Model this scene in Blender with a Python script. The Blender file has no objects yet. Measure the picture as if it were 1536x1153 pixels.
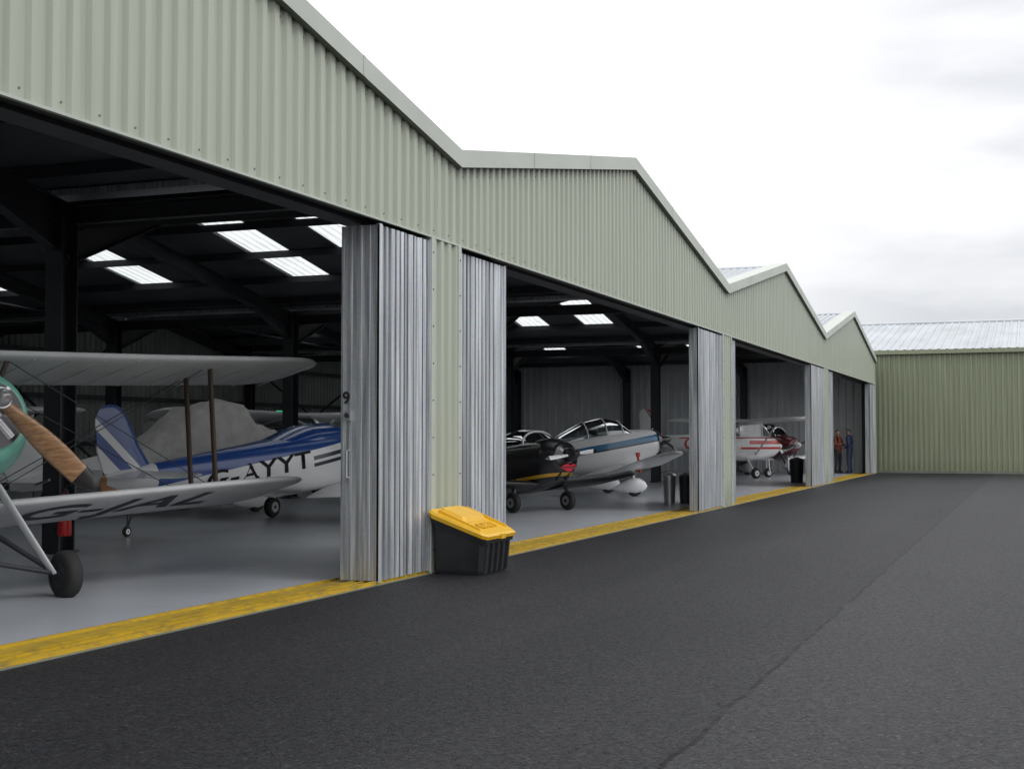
import bpy, math, random
from mathutils import Vector, Matrix
from mathutils.bvhtree import BVHTree
random.seed(7)
scene = bpy.context.scene
COL = scene.collection
R = math.radians

# ------------------------------------------------------------------ materials
def new_mat(name):
    m = bpy.data.materials.new(name); m.use_nodes = True
    nt = m.node_tree
    return m, nt, nt.nodes["Principled BSDF"]

def N(nt, t, **kw):
    n = nt.nodes.new(t)
    for k, v in kw.items():
        setattr(n, k, v)
    return n

def math_node(nt, op, a, b=None, clamp=False):
    n = N(nt, 'ShaderNodeMath', operation=op, use_clamp=clamp)
    for i, v in enumerate((a, b)):
        if v is None: continue
        if isinstance(v, (int, float)): n.inputs[i].default_value = v
        else: nt.links.new(v, n.inputs[i])
    return n.outputs[0]

def mixcol(nt, fac, a, b, blend='MIX'):
    n = N(nt, 'ShaderNodeMix', data_type='RGBA', blend_type=blend)
    if isinstance(fac, (int, float)): n.inputs[0].default_value = fac
    else: nt.links.new(fac, n.inputs[0])
    for idx, v in ((6, a), (7, b)):
        if isinstance(v, (tuple, list)): n.inputs[idx].default_value = (*v[:3], 1)
        else: nt.links.new(v, n.inputs[idx])
    return n.outputs[2]

def ramp(nt, src, p0, p1, c0=(0,0,0), c1=(1,1,1)):
    n = N(nt, 'ShaderNodeValToRGB')
    n.color_ramp.elements[0].position = p0; n.color_ramp.elements[0].color = (*c0, 1)
    n.color_ramp.elements[1].position = p1; n.color_ramp.elements[1].color = (*c1, 1)
    nt.links.new(src, n.inputs[0]); return n.outputs[0]

def noise(nt, scale, detail=3, vec=None, rough=.5, mapping=None, kind='Object'):
    tc = N(nt, 'ShaderNodeTexCoord')
    v = tc.outputs[kind]
    if mapping:
        mp = N(nt, 'ShaderNodeMapping'); mp.inputs['Scale'].default_value = mapping
        nt.links.new(v, mp.inputs[0]); v = mp.outputs[0]
    n = N(nt, 'ShaderNodeTexNoise'); n.inputs['Scale'].default_value = scale
    n.inputs['Detail'].default_value = detail; n.inputs['Roughness'].default_value = rough
    nt.links.new(v, n.inputs['Vector']); return n.outputs[0]

def simple(name, col, rough=.5, metal=0, var=.12, scale=3, mapping=None, bump=0, coat=0, spec=.5):
    m, nt, b = new_mat(name)
    n = noise(nt, scale, 2, mapping=mapping)
    lo = tuple(c*(1-var) for c in col); hi = tuple(min(1, c*(1+var)) for c in col)
    nt.links.new(ramp(nt, n, .3, .7, lo, hi), b.inputs['Base Color'])
    b.inputs['Roughness'].default_value = rough; b.inputs['Metallic'].default_value = metal
    b.inputs['Coat Weight'].default_value = coat
    b.inputs['Specular IOR Level'].default_value = spec
    if bump:
        bp = N(nt, 'ShaderNodeBump'); bp.inputs['Strength'].default_value = bump; bp.inputs['Distance'].default_value = .01
        nt.links.new(n, bp.inputs['Height']); nt.links.new(bp.outputs[0], b.inputs['Normal'])
    return m

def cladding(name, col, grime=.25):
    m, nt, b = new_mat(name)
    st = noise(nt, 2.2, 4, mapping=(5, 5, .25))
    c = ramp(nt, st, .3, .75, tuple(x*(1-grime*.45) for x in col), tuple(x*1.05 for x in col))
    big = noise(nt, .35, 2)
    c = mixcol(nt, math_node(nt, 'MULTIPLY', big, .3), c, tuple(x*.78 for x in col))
    tc = N(nt, 'ShaderNodeTexCoord'); sp = N(nt, 'ShaderNodeSeparateXYZ'); nt.links.new(tc.outputs['Object'], sp.inputs[0])
    dn = noise(nt, 9, 3)
    low = math_node(nt, 'SUBTRACT', 1.0, math_node(nt, 'MULTIPLY', sp.outputs[2], 1.6), True)
    low = math_node(nt, 'MULTIPLY', math_node(nt, 'MULTIPLY', low, dn), .9, True)
    c = mixcol(nt, low, c, (.15, .14, .09))
    nt.links.new(c, b.inputs['Base Color']); b.inputs['Roughness'].default_value = .42
    return m

M = {}
M['clad'] = cladding('green_cladding', (.385, .418, .345))
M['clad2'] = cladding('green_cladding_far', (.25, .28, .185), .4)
M['trim'] = simple('green_trim', (.41, .445, .395), .4, var=.05, mapping=(1, .4, 1))
M['trimd'] = simple('trim_dark', (.15, .165, .13), .5)
M['roof'] = simple('roof_sheet', (.40, .425, .45), .5, var=.10, scale=1.2, mapping=(1, .3, 1), spec=.3)
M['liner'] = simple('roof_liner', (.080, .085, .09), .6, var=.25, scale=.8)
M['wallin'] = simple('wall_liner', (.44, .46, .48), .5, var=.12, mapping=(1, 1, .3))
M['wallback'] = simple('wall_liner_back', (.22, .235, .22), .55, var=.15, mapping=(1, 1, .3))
M['steel'] = simple('dark_steelwork', (.022, .024, .030), .5, var=.2)
M['rubber'] = simple('tyre_rubber', (.018, .018, .018), .8, bump=.2, scale=20)
M['alloy'] = simple('alloy', (.5, .5, .52), .35, metal=.8)
M['white'] = simple('white_paint', (.70, .71, .72), .28, var=.04, coat=.2)
M['fabric'] = simple('doped_fabric', (.50, .51, .52), .6, var=.08, scale=2, spec=.3)
M['teal'] = simple('teal_paint', (.13, .36, .29), .3, var=.06, coat=.3)
M['blue'] = simple('blue_paint', (.012, .06, .26), .25, var=.1, coat=.4)
M['red'] = simple('red_paint', (.45, .02, .025), .3, var=.08, coat=.3)
M['lip'] = simple('lip_red', (.62, .03, .06), .3, var=.08)
M['dred'] = simple('dark_red_paint', (.10, .012, .018), .3, var=.08, coat=.3)
M['black'] = simple('black_paint', (.012, .012, .014), .3, var=.1, coat=.3)
M['regblack'] = simple('registration_black', (.008, .008, .010), .6, var=.1, spec=.2)
M['greyreg'] = simple('registration_grey', (.05, .055, .07), .6, spec=.2)
M['orange'] = simple('orange_paint', (.40, .14, .01), .35)
M['brown'] = simple('leather', (.05, .03, .02), .6)
M['tarp'] = simple('canvas_cover', (.46, .455, .44), .85, var=.12, scale=5, bump=.4)
M['exting'] = simple('extinguisher_red', (.5, .02, .02), .3)
M['binbody'] = simple('bin_grey_plastic', (.014, .015, .018), .45, var=.25, scale=8, bump=.15)

def galv():
    m, nt, b = new_mat('galvanised_steel')
    v = N(nt, 'ShaderNodeTexVoronoi'); v.inputs['Scale'].default_value = 38
    tc = N(nt, 'ShaderNodeTexCoord'); nt.links.new(tc.outputs['Object'], v.inputs['Vector'])
    st = noise(nt, 3, 5, mapping=(9, 9, .3))
    c = ramp(nt, st, .32, .70, (.33, .35, .38), (.68, .71, .74))
    c = mixcol(nt, .12, c, v.outputs['Color'], 'MULTIPLY')
    nt.links.new(c, b.inputs['Base Color'])
    b.inputs['Metallic'].default_value = .6
    rr = ramp(nt, st, .2, .8, (.28,)*3, (.48,)*3); nt.links.new(rr, b.inputs['Roughness'])
    return m
M['galv'] = galv()

def skylight():
    m, nt, b = new_mat('translucent_rooflight')
    b.inputs['Base Color'].default_value = (.75, .80, .82, 1); b.inputs['Roughness'].default_value = .4
    n = noise(nt, 3, 3, mapping=(6, .5, 1))
    t = N(nt, 'ShaderNodeBsdfTranslucent')
    nt.links.new(ramp(nt, n, .3, .7, (.72, .76, .76), (.94, .96, .95)), t.inputs[0])
    mx = N(nt, 'ShaderNodeMixShader'); mx.inputs[0].default_value = .70
    nt.links.new(b.outputs[0], mx.inputs[1]); nt.links.new(t.outputs[0], mx.inputs[2])
    nt.links.new(mx.outputs[0], nt.nodes['Material Output'].inputs[0])
    return m
M['sky'] = skylight()

def glass():
    m, nt, b = new_mat('canopy_glass')
    tr = N(nt, 'ShaderNodeBsdfTransparent'); tr.inputs[0].default_value = (.62, .68, .72, 1)
    gl = N(nt, 'ShaderNodeBsdfGlossy'); gl.inputs['Roughness'].default_value = .04
    fr = N(nt, 'ShaderNodeFresnel'); fr.inputs[0].default_value = 1.6
    f = math_node(nt, 'ADD', fr.outputs[0], .12, True)
    mx = N(nt, 'ShaderNodeMixShader'); nt.links.new(f, mx.inputs[0])
    nt.links.new(tr.outputs[0], mx.inputs[1]); nt.links.new(gl.outputs[0], mx.inputs[2])
    nt.links.new(mx.outputs[0], nt.nodes['Material Output'].inputs[0])
    return m
M['glass'] = glass()

def asphalt():
    m, nt, b = new_mat('asphalt')
    tc = N(nt, 'ShaderNodeTexCoord')
    sp = N(nt, 'ShaderNodeSeparateXYZ'); nt.links.new(tc.outputs['Object'], sp.inputs[0])
    big = noise(nt, .22, 4, rough=.6)
    streak = noise(nt, .6, 4, mapping=(1.6, .12, 1))
    vo = N(nt, 'ShaderNodeTexVoronoi'); vo.inputs['Scale'].default_value = 70
    nt.links.new(tc.outputs['Object'], vo.inputs['Vector'])
    sc = N(nt, 'ShaderNodeSeparateColor'); nt.links.new(vo.outputs['Color'], sc.inputs[0])
    mid = noise(nt, 18, 5, rough=.8)
    c = ramp(nt, big, .3, .7, (.0115, .0118, .0145), (.017, .0173, .0205))
    c = mixcol(nt, ramp(nt, streak, .45, .75), c, (.021, .021, .024))
    wob = noise(nt, 1.3, 3, mapping=(.0, 1, 0))
    xx = math_node(nt, 'ADD', sp.outputs[0], math_node(nt, 'MULTIPLY', math_node(nt, 'SUBTRACT', wob, .5), .10))
    lane = math_node(nt, 'GREATER_THAN', xx, -1.55)
    c = mixcol(nt, math_node(nt, 'MULTIPLY', lane, .30), c, (.044, .044, .048))
    seam = math_node(nt, 'LESS_THAN', math_node(nt, 'ABSOLUTE', math_node(nt, 'ADD', xx, 1.55)), .016)
    sn = ramp(nt, noise(nt, 6, 3), .35, .5)
    seamf = math_node(nt, 'MULTIPLY', seam, math_node(nt, 'MULTIPLY', sn, .9))
    c = mixcol(nt, seamf, c, (.002, .002, .003))
    stone = ramp(nt, sc.outputs[0], .0, 1.0, (.45, .45, .45), (1.0, 1.0, 1.0))
    bright = ramp(nt, sc.outputs[1], .84, .98, (1, 1, 1), (2.3, 2.3, 2.3))
    grit = mixcol(nt, 1.0, stone, bright, 'MULTIPLY')
    c = mixcol(nt, .9, c, grit, 'MULTIPLY')
    c = mixcol(nt, 1.0, c, (1.22, 1.22, 1.22), 'MULTIPLY')
    c = mixcol(nt, .8, c, ramp(nt, mid, .3, .7, (.6,.6,.6), (1.4,1.4,1.4)), 'MULTIPLY')
    nt.links.new(c, b.inputs['Base Color'])
    b.inputs['Roughness'].default_value = .60
    nt.links.new(ramp(nt, math_node(nt,'ADD',math_node(nt,'MULTIPLY',mid,.6),math_node(nt,'MULTIPLY',sc.outputs[2],.4)), .2, .8, (.03,)*3, (.27,)*3), b.inputs['Specular IOR Level'])
    bp = N(nt, 'ShaderNodeBump'); bp.inputs['Strength'].default_value = .6; bp.inputs['Distance'].default_value = .006
    nt.links.new(math_node(nt,'ADD',mid,math_node(nt,'MULTIPLY',vo.outputs['Distance'],-.8)), bp.inputs['Height']); nt.links.new(bp.outputs[0], b.inputs['Normal'])
    return m
M['asphalt'] = asphalt()

def floor_mat():
    m, nt, b = new_mat('sealed_concrete')
    big = noise(nt, .5, 3, rough=.5)
    c = ramp(nt, big, .3, .7, (.34, .36, .395), (.385, .405, .44))
    sc_ = noise(nt, 5, 4, mapping=(.3, 1, 1), rough=.7)
    c = mixcol(nt, ramp(nt, sc_, .60, .78), c, (.27, .28, .30))
    nt.links.new(c, b.inputs['Base Color'])
    b.inputs['Roughness'].default_value = .27
    return m
M['floor'] = floor_mat()

def yellow_mat(name, col, wear):
    m, nt, b = new_mat(name)
    n = noise(nt, 14, 6, rough=.7, mapping=(1, .35, 1)); n2 = noise(nt, 2, 3)
    c = ramp(nt, n2, .3, .7, tuple(x*.8 for x in col), col)
    c = mixcol(nt, ramp(nt, n, .52-wear*.1, .68), c, (.20, .14, .035))
    nt.links.new(c, b.inputs['Base Color']); b.inputs['Roughness'].default_value = .4
    return m
M['yellow'] = yellow_mat('yellow_floor_paint', (.46, .30, .014), .4)
M['lid'] = simple('yellow_plastic', (.66, .38, .012), .38, var=.06, scale=4)

def stripes_mat(name, base, bands, rough=.28):
    m, nt, b = new_mat(name)
    tc = N(nt, 'ShaderNodeTexCoord'); sp = N(nt, 'ShaderNodeSeparateXYZ'); nt.links.new(tc.outputs['Object'], sp.inputs[0])
    x, z = sp.outputs[0], sp.outputs[2]
    n = noise(nt, 3, 2)
    c = ramp(nt, n, .3, .7, tuple(k*.95 for k in base), base)
    for col, sl, zlo, zhi, xlo, xhi in bands:
        zz = math_node(nt, 'SUBTRACT', z, math_node(nt, 'MULTIPLY', x, sl))
        f = math_node(nt, 'MULTIPLY', math_node(nt, 'GREATER_THAN', zz, zlo), math_node(nt, 'LESS_THAN', zz, zhi))
        f = math_node(nt, 'MULTIPLY', f, math_node(nt, 'GREATER_THAN', x, xlo))
        f = math_node(nt, 'MULTIPLY', f, math_node(nt, 'LESS_THAN', x, xhi))
        c = mixcol(nt, f, c, col)
    nt.links.new(c, b.inputs['Base Color']); b.inputs['Roughness'].default_value = rough
    b.inputs['Coat Weight'].default_value = .3
    return m

def wood_mat():
    m, nt, b = new_mat('laminated_wood')
    n = noise(nt, 9, 4, mapping=(1, 1, 6))
    nt.links.new(ramp(nt, n, .3, .7, (.17, .085, .04), (.36, .21, .11)), b.inputs['Base Color'])
    b.inputs['Roughness'].default_value = .3; b.inputs['Coat Weight'].default_value = .4
    return m
M['wood'] = wood_mat()

def emis(name, col, s):
    m, nt, b = new_mat(name)
    b.inputs['Base Color'].default_value = (*col, 1); b.inputs['Emission Color'].default_value = (*col, 1)
    b.inputs['Emission Strength'].default_value = s
    return m
M['exit'] = emis('exit_sign_green', (.05, .6, .3), .9)

# ------------------------------------------------------------------ mesh builder
class MB:
    def __init__(s): s.v=[]; s.f=[]; s.m=[]; s.sm=[]; s.mats=[]
    def mi(s, mat):
        mat = M[mat] if isinstance(mat, str) else mat
        if mat not in s.mats: s.mats.append(mat)
        return s.mats.index(mat)
    def add(s, vs, fs, mat, smooth=False):
        o = len(s.v); s.v += [tuple(v) for v in vs]; k = s.mi(mat)
        for f in fs: s.f.append(tuple(i+o for i in f)); s.m.append(k); s.sm.append(smooth)
    def quad(s, a, b, c, d, mat): s.add([a,b,c,d], [(0,1,2,3)], mat)
    def box(s, lo, hi, mat):
        x0,y0,z0 = lo; x1,y1,z1 = hi
        s.add([(x0,y0,z0),(x1,y0,z0),(x1,y1,z0),(x0,y1,z0),(x0,y0,z1),(x1,y0,z1),(x1,y1,z1),(x0,y1,z1)],
              [(0,3,2,1),(4,5,6,7),(0,1,5,4),(1,2,6,5),(2,3,7,6),(3,0,4,7)], mat)
    def loft(s, rings, mat, caps=True, smooth=True, closed=True):
        n = len(rings[0]); vs = [p for r in rings for p in r]; fs = []
        for i in range(len(rings)-1):
            for j in range(n if closed else n-1):
                a=i*n+j; b=i*n+(j+1)%n; fs.append((a,b,b+n,a+n))
        s.add(vs, fs, mat, smooth)
        if caps:
            s.add(rings[0], [tuple(range(n))[::-1]], mat, False); s.add(rings[-1], [tuple(range(n))], mat, False)
    def cyl(s, p, q, r, r2=None, mat='steel', n=12, flat=1.0, axis=None):
        p=Vector(p); q=Vector(q); r2 = r if r2 is None else r2
        d=(q-p).normalized(); a = Vector(axis) if axis else (Vector((0,0,1)) if abs(d.z)<.9 else Vector((1,0,0)))
        u=(a - d*a.dot(d)).normalized(); w=d.cross(u)
        rings=[]
        for c,rr in ((p,r),(q,r2)):
            rings.append([c+u*math.cos(t)*rr+w*math.sin(t)*rr*flat for t in [2*math.pi*i/n for i in range(n)]])
        s.loft(rings, mat)
    def ibeam(s, p, q, w, h, mat, t=.018):
        p=Vector(p); q=Vector(q); d=(q-p).normalized()
        up=Vector((0,0,1)); 
        if abs(d.z)>.9: up=Vector((0,1,0))
        side=d.cross(up).normalized(); up=side.cross(d).normalized()
        def bx(a0,a1,b0,b1):
            r=[]
            for c in (p,q): r.append([c+side*a0+up*b0, c+side*a1+up*b0, c+side*a1+up*b1, c+side*a0+up*b1])
            s.loft(r, mat, smooth=False)
        bx(-w/2,w/2,-t,0); bx(-w/2,w/2,-h,-h+t); bx(-t/2,t/2,-h+t,-t)
    def obj(s, name, parent=None, mat=None):
        me=bpy.data.meshes.new(name); me.from_pydata(s.v, [], s.f)
        for m in s.mats: me.materials.append(m)
        me.polygons.foreach_set('material_index', s.m); me.polygons.foreach_set('use_smooth', s.sm); me.update()
        o=bpy.data.objects.new(name, me); COL.objects.link(o)
        if parent: o.parent=parent
        if mat is not None: o.matrix_local = mat
        return o

def empty(name, loc=(0,0,0), rz=0):
    e=bpy.data.objects.new(name, None); COL.objects.link(e); e.location=loc; e.rotation_euler=(0,0,rz); e.empty_display_size=.3
    return e

def text_obj(name, body, mat, parent, pos, right, up, size, sx=1.0, thick=.003, base=None, wrap=None, wdir=None):
    cu=bpy.data.curves.new(name, 'FONT'); cu.body=body; cu.size=size; cu.extrude=0 if wrap else thick; cu.align_x='CENTER'; cu.align_y='CENTER'; cu.offset=size*.014
    tmp=bpy.data.objects.new('tmp', cu); COL.objects.link(tmp)
    dg=bpy.context.evaluated_depsgraph_get(); dg.update()
    me=bpy.data.meshes.new_from_object(tmp.evaluated_get(dg)); bpy.data.objects.remove(tmp)
    r=Vector(right).normalized(); u=Vector(up).normalized(); n=r.cross(u)
    mm=Matrix((( r.x*sx,u.x,n.x,pos[0]),(r.y*sx,u.y,n.y,pos[1]),(r.z*sx,u.z,n.z,pos[2]),(0,0,0,1)))
    me.transform(mm)
    if wrap:   # lay the painted letters onto the surface of the given part
        wm_=wrap.data; bv=BVHTree.FromPolygons([v.co for v in wm_.vertices],[tuple(p.vertices) for p in wm_.polygons])
        d=Vector(wdir)
        for v in me.vertices:
            h=bv.ray_cast(v.co-d*1.5,d)
            if h[0] is not None: v.co=h[0]-d*.007
    if base is not None: me.transform(base)
    me.materials.clear(); me.materials.append(M[mat] if isinstance(mat,str) else mat)
    for p in me.polygons: p.material_index=0
    o=bpy.data.objects.new(name, me); COL.objects.link(o); o.parent=parent
    return o
def child(e,prefix):
    for o in COL.objects:
        if o.parent==e and o.name.split('.')[0]==prefix: return o

# ------------------------------------------------------------------ layout
H=1.45; D=6.05
BAY=14.25; V0=13.85
VAL=[V0+BAY*k for k in range(-2,4)]        # -14.65 ... 56.6
RIDGE=5.99; VALLEY=4.69; SL=(RIDGE-VALLEY)/(BAY/2)
BACK=-26.9
HEAD=3.62
def zr(y):
    t=((y-VAL[0])%BAY); return VALLEY+SL*min(t, BAY-t)

mb=MB(); mb.quad((-900,-900,0),(900,-900,0),(900,900,0),(-900,900,0),'asphalt'); mb.obj('ground')

hangar=empty('aircraft_hangar')
def corr(L, pitch=.2, d=.035, out=.075, sl=.022):
    pts=[]; n=int(L/pitch)+1
    for k in range(n):
        u=k*pitch
        for du,off in ((0,0),(out,0),(out+sl,-d),(pitch-sl,-d)):
            if u+du<=L: pts.append((u+du,off))
    if pts[-1][0]<L: pts.append((L,pts[-1][1]))
    return pts
def sheet_wall(mb, origin, udir, ndir, L, z0, z1, mat, **kw):
    o=Vector(origin); u=Vector(udir); n=Vector(ndir)
    vs=[]; 
    for a,off in corr(L, **kw):
        p=o+u*a+n*off
        b=z0(a) if callable(z0) else z0; t=z1(a) if callable(z1) else z1
        vs.append((p.x,p.y,b)); vs.append((p.x,p.y,t))
    fs=[(i*2,i*2+2,i*2+3,i*2+1) for i in range(len(vs)//2-1)]
    mb.add(vs,fs,mat)

# fascia
mb=MB()
sheet_wall(mb,(-D,VAL[0],0),(0,1,0),(1,0,0),VAL[-1]-VAL[0],HEAD+.01,lambda a:zr(VAL[0]+a)-.10,'clad')
mb.obj('fascia_cladding',hangar)
# self-drilling screws along the fascia foot and at mid height
mb=MB()
k=0; y=VAL[1]-2
while y<VAL[3]:
    for z in (HEAD+.07,zr(y)-.30):
        mb.cyl((-D,y+.0375,z),(-D+.007,y+.0375,z),.010,mat='trimd',n=6)
    y+=.4
mb.obj('fascia_fixings',hangar)
mb=MB()
COLS=[(VAL[1]-.45,VAL[1]+.45),(13.17,13.98),(27.72,28.62),(42.25,43.05),(56.25,56.6),(VAL[0],VAL[0]+.5)]
for a,b in COLS:
    sheet_wall(mb,(-D+.001,a+.07,0),(0,1,0),(1,0,0),b-a-.14,0.0,HEAD+.0,'clad')
    for y0,y1,s in ((a,a+.085,-1),(b-.085,b,1)):
        mb.box((-D-.55,y0,0.0),(-D+.012,y1,HEAD-.002),'trim')
        for k in range(9):
            z=.25+k*.4; mb.cyl((-D+.012,(y0+y1)/2,z),(-D+.018,(y0+y1)/2,z),.009,mat='steel',n=8)
    mb.box((-D-.5,a+.09,0),(-D-.08,b-.09,HEAD),'steel')
mb.obj('door_pier',hangar)
# verge flashing following the roof line
mb=MB()
X0,X1=-D+.075,-D-.30
for k in range(len(VAL)-1):
    a=VAL[k]; m=a+BAY/2; b=a+BAY
    for y0,z0,y1,z1 in ((a,VALLEY,m,RIDGE),(m,RIDGE,b,VALLEY)):
        n=3
        for j in range(n):
            ya=y0+(y1-y0)*j/n; yb=y0+(y1-y0)*(j+1)/n; za=z0+(z1-z0)*j/n; zb=z0+(z1-z0)*(j+1)/n
            mb.quad((X0,ya,za-.20),(X0,yb,zb-.20),(X0,yb,zb),(X0,ya,za),'trim')
            mb.quad((X0,ya,za),(X0,yb,zb),(X1,yb,zb+.012),(X1,ya,za+.012),'trim')
            mb.quad((X0,ya,za-.20),(X0,yb,zb-.20),(-D+.004,yb,zb-.20),(-D+.004,ya,za-.20),'trimd')
            if j:
                sl=(z1-z0)/(y1-y0)
                mb.quad((X0+.003,ya-.03,za-.2-.03*sl),(X0+.003,ya+.03,za-.2+.03*sl),(X0+.003,ya+.03,za+.002+.03*sl),(X0+.003,ya-.03,za+.002-.03*sl),'trim')
mb.obj('verge_flashing',hangar)
mb=MB()
mb.box((-D-.03,VAL[0],HEAD-.012),(-D+.008,VAL[-1],HEAD+.008),'trim')
mb.box((-D-.62,VAL[0],HEAD+.03),(-D-.075,VAL[-1],HEAD+.32),'steel')
mb.box((-D-.30,VAL[0],HEAD-.01),(-D-.24,VAL[-1],HEAD+.028),'steel')
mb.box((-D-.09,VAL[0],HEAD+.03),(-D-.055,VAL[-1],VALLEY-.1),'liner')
mb.obj('door_head',hangar)
# roof sheets with rooflights
SKX=(-8.6,-12.65,-14.75,-18.8,-22.9)
def issky(x): return any(abs(x-c)<.5 for c in SKX)
mb=MB(); ml=MB()
prof=corr(-BACK-D+.3, pitch=.2, d=.034)
for k in range(len(VAL)-1):
    for sgn in (-1,1):
        yr=VAL[k]+BAY/2; 
        br=(0,1.25,5.15,BAY/2)
        for i in range(3):
            ya=yr+sgn*br[i]; yb=yr+sgn*br[i+1]
            za=RIDGE-.06-SL*br[i]; zb=RIDGE-.06-SL*br[i+1]
            for j in range(len(prof)-1):
                u0,o0=prof[j]; u1,o1=prof[j+1]; xa=-D+.02-u0; xb=-D+.02-u1
                mat='sky' if (i==1 and issky((xa+xb)/2)) else 'roof'
                mb.quad((xa,ya,za+o0),(xb,ya,za+o1),(xb,yb,zb+o1),(xa,yb,zb+o0),mat)
            xs=[-D-.02]
            for c in SKX: xs += [c+.5,c-.5]
            xs.append(BACK)
            for j in range(len(xs)-1):
                if i==1 and j%2==1: continue
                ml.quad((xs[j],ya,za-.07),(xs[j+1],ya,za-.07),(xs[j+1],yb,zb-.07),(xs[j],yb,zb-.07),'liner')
mb.obj('roof_sheeting',hangar); ml.obj('roof_liner',hangar)
mb=MB()
for k in range(len(VAL)-1):
    yr=VAL[k]+BAY/2
    mb.loft([[(x,yr-.25,RIDGE-.125),(x,yr-.25,RIDGE-.09),(x,yr,RIDGE-.03),(x,yr+.25,RIDGE-.09),(x,yr+.25,RIDGE-.125),(x,yr,RIDGE-.10)] for x in (-D-.31,BACK)],'roof',smooth=False)
    if k: mb.box((BACK,VAL[k]-.2,VALLEY-.2),(-D-.1,VAL[k]+.2,VALLEY-.12),'galv')
mb.obj('ridge_capping',hangar)
# walls
mb=MB()
L=VAL[-1]-VAL[0]
sheet_wall(mb,(BACK-.1,VAL[0],0),(0,1,0),(-1,0,0),L,0,lambda a:zr(VAL[0]+a)-.1,'clad')
for yy,n in ((VAL[0]-.02,-1),(VAL[-1]+.02,1)):
    sheet_wall(mb,(BACK,yy,0),(1,0,0),(0,n,0),-BACK-D-.02,0,VALLEY-.05,'clad')
mb.obj('outer_walls',hangar)
mb=MB()
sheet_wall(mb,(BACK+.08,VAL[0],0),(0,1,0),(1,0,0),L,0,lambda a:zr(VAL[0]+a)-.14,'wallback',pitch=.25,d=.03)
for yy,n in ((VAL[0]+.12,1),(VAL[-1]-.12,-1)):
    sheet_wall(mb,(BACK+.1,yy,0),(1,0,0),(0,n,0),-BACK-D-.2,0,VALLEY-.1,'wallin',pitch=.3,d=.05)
mb.obj('inner_walls',hangar)
# steel frame
FR=[-6.42,-11.4,-16.5,-21.6,-26.6]
mb=MB()
for k,vy in enumerate(VAL):
    yy=min(max(vy-.15,VAL[0]+.3),VAL[-1]-.3)
    for x in FR:
        mb.ibeam((x,yy+.15,0),(x,yy+.15,VALLEY-.3),.26,.30,'steel')
        mb.box((x-.16,yy-.2,.0),(x+.16,yy+.2,.045),'steel')
for k in range(len(VAL)-1):
    a=VAL[k]; m=a+BAY/2; b=a+BAY
    for x in FR:
        zt=-.31
        for y0,y1 in ((a+.1,m),(b-.1,m)):
            z0=VALLEY+zt+.02; z1=RIDGE+zt
            mb.ibeam((x,y0,z0),(x,y1,z1),.17,.30,'steel')
            s=1 if y1>y0 else -1
            tri=[[ (x+w,y0,z0-.30),(x+w,y0,z0-.68),(x+w,y0+s*1.7,z0-.30+SL*1.7)] for w in (-.012,.012)]
            mb.loft(tri,'steel',smooth=False)
            p=[(y0,z0-.68),(y0+s*1.7,z0-.30+SL*1.7)]
            mb.loft([[ (x-.085,y,z),(x+.085,y,z),(x+.085,y,z-.02),(x-.085,y,z-.02)] for y,z in p],'steel',smooth=False)
    for sgn in (-1,1):
        for d in (.2,1.35,3.05,4.75,6.25):
            y=m+sgn*d; z=RIDGE-.13-SL*d-.012
            mb.box((BACK+.1,y-.03,z-.14),(-D-.1,y+.03,z),'steel')
for vy in VAL[1:-1]:
    for i in range(4):
        mb.ibeam((FR[i]-.1,vy,VALLEY-.32),(FR[i+1]+.1,vy,VALLEY-.32),.12,.22,'steel')
for vy in VAL[:-1]:
    for (xa,xb) in ((FR[3],FR[4]),):
        mb.cyl((xa,vy+.1,.3),(xb,vy+.1,4),.04,mat='steel',n=8); mb.cyl((xa,vy+.1,4),(xb,vy+.1,.3),.04,mat='steel',n=8)
    m=vy+BAY/2
    for sgn in (-1,1):
        mb.cyl((FR[3],m+sgn*.3,RIDGE-.5),(FR[4],m+sgn*6.8,VALLEY-.4),.035,mat='steel',n=8)
        mb.cyl((FR[4],m+sgn*.3,RIDGE-.5),(FR[3],m+sgn*6.8,VALLEY-.4),.035,mat='steel',n=8)
for z in (1.2,2.6,3.9):
    mb.box((BACK+.12,VAL[0]+.2,z),(BACK+.24,VAL[-1]-.2,z+.14),'steel')
mb.obj('steel_frame',hangar)
mb=MB(); mb.box((BACK,VAL[0],-.2),(-6.67,VAL[-1],.012),'floor'); mb.obj('hangar_floor',hangar)
mb=MB()
mb.box((-6.668,VAL[0],-.2),(-D-.005,VAL[-1],.010),'yellow')
for x,w,h in ((-6.10,.04,.024),(-6.235,.035,.020),(-6.33,.035,.020),(-6.63,.03,.018)):
    mb.box((x-w/2,VAL[0]+.01,.0),(x+w/2,VAL[-1]-.01,.010+h),'yellow')
mb.box((-6.312,VAL[0]+.02,0),(-6.255,VAL[-1]-.02,.013),'steel')
mb.box((-D-.005,VAL[0],-.1),(-D+.03,VAL[-1],.006),'trimd')
mb.obj('door_threshold',hangar)

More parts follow.
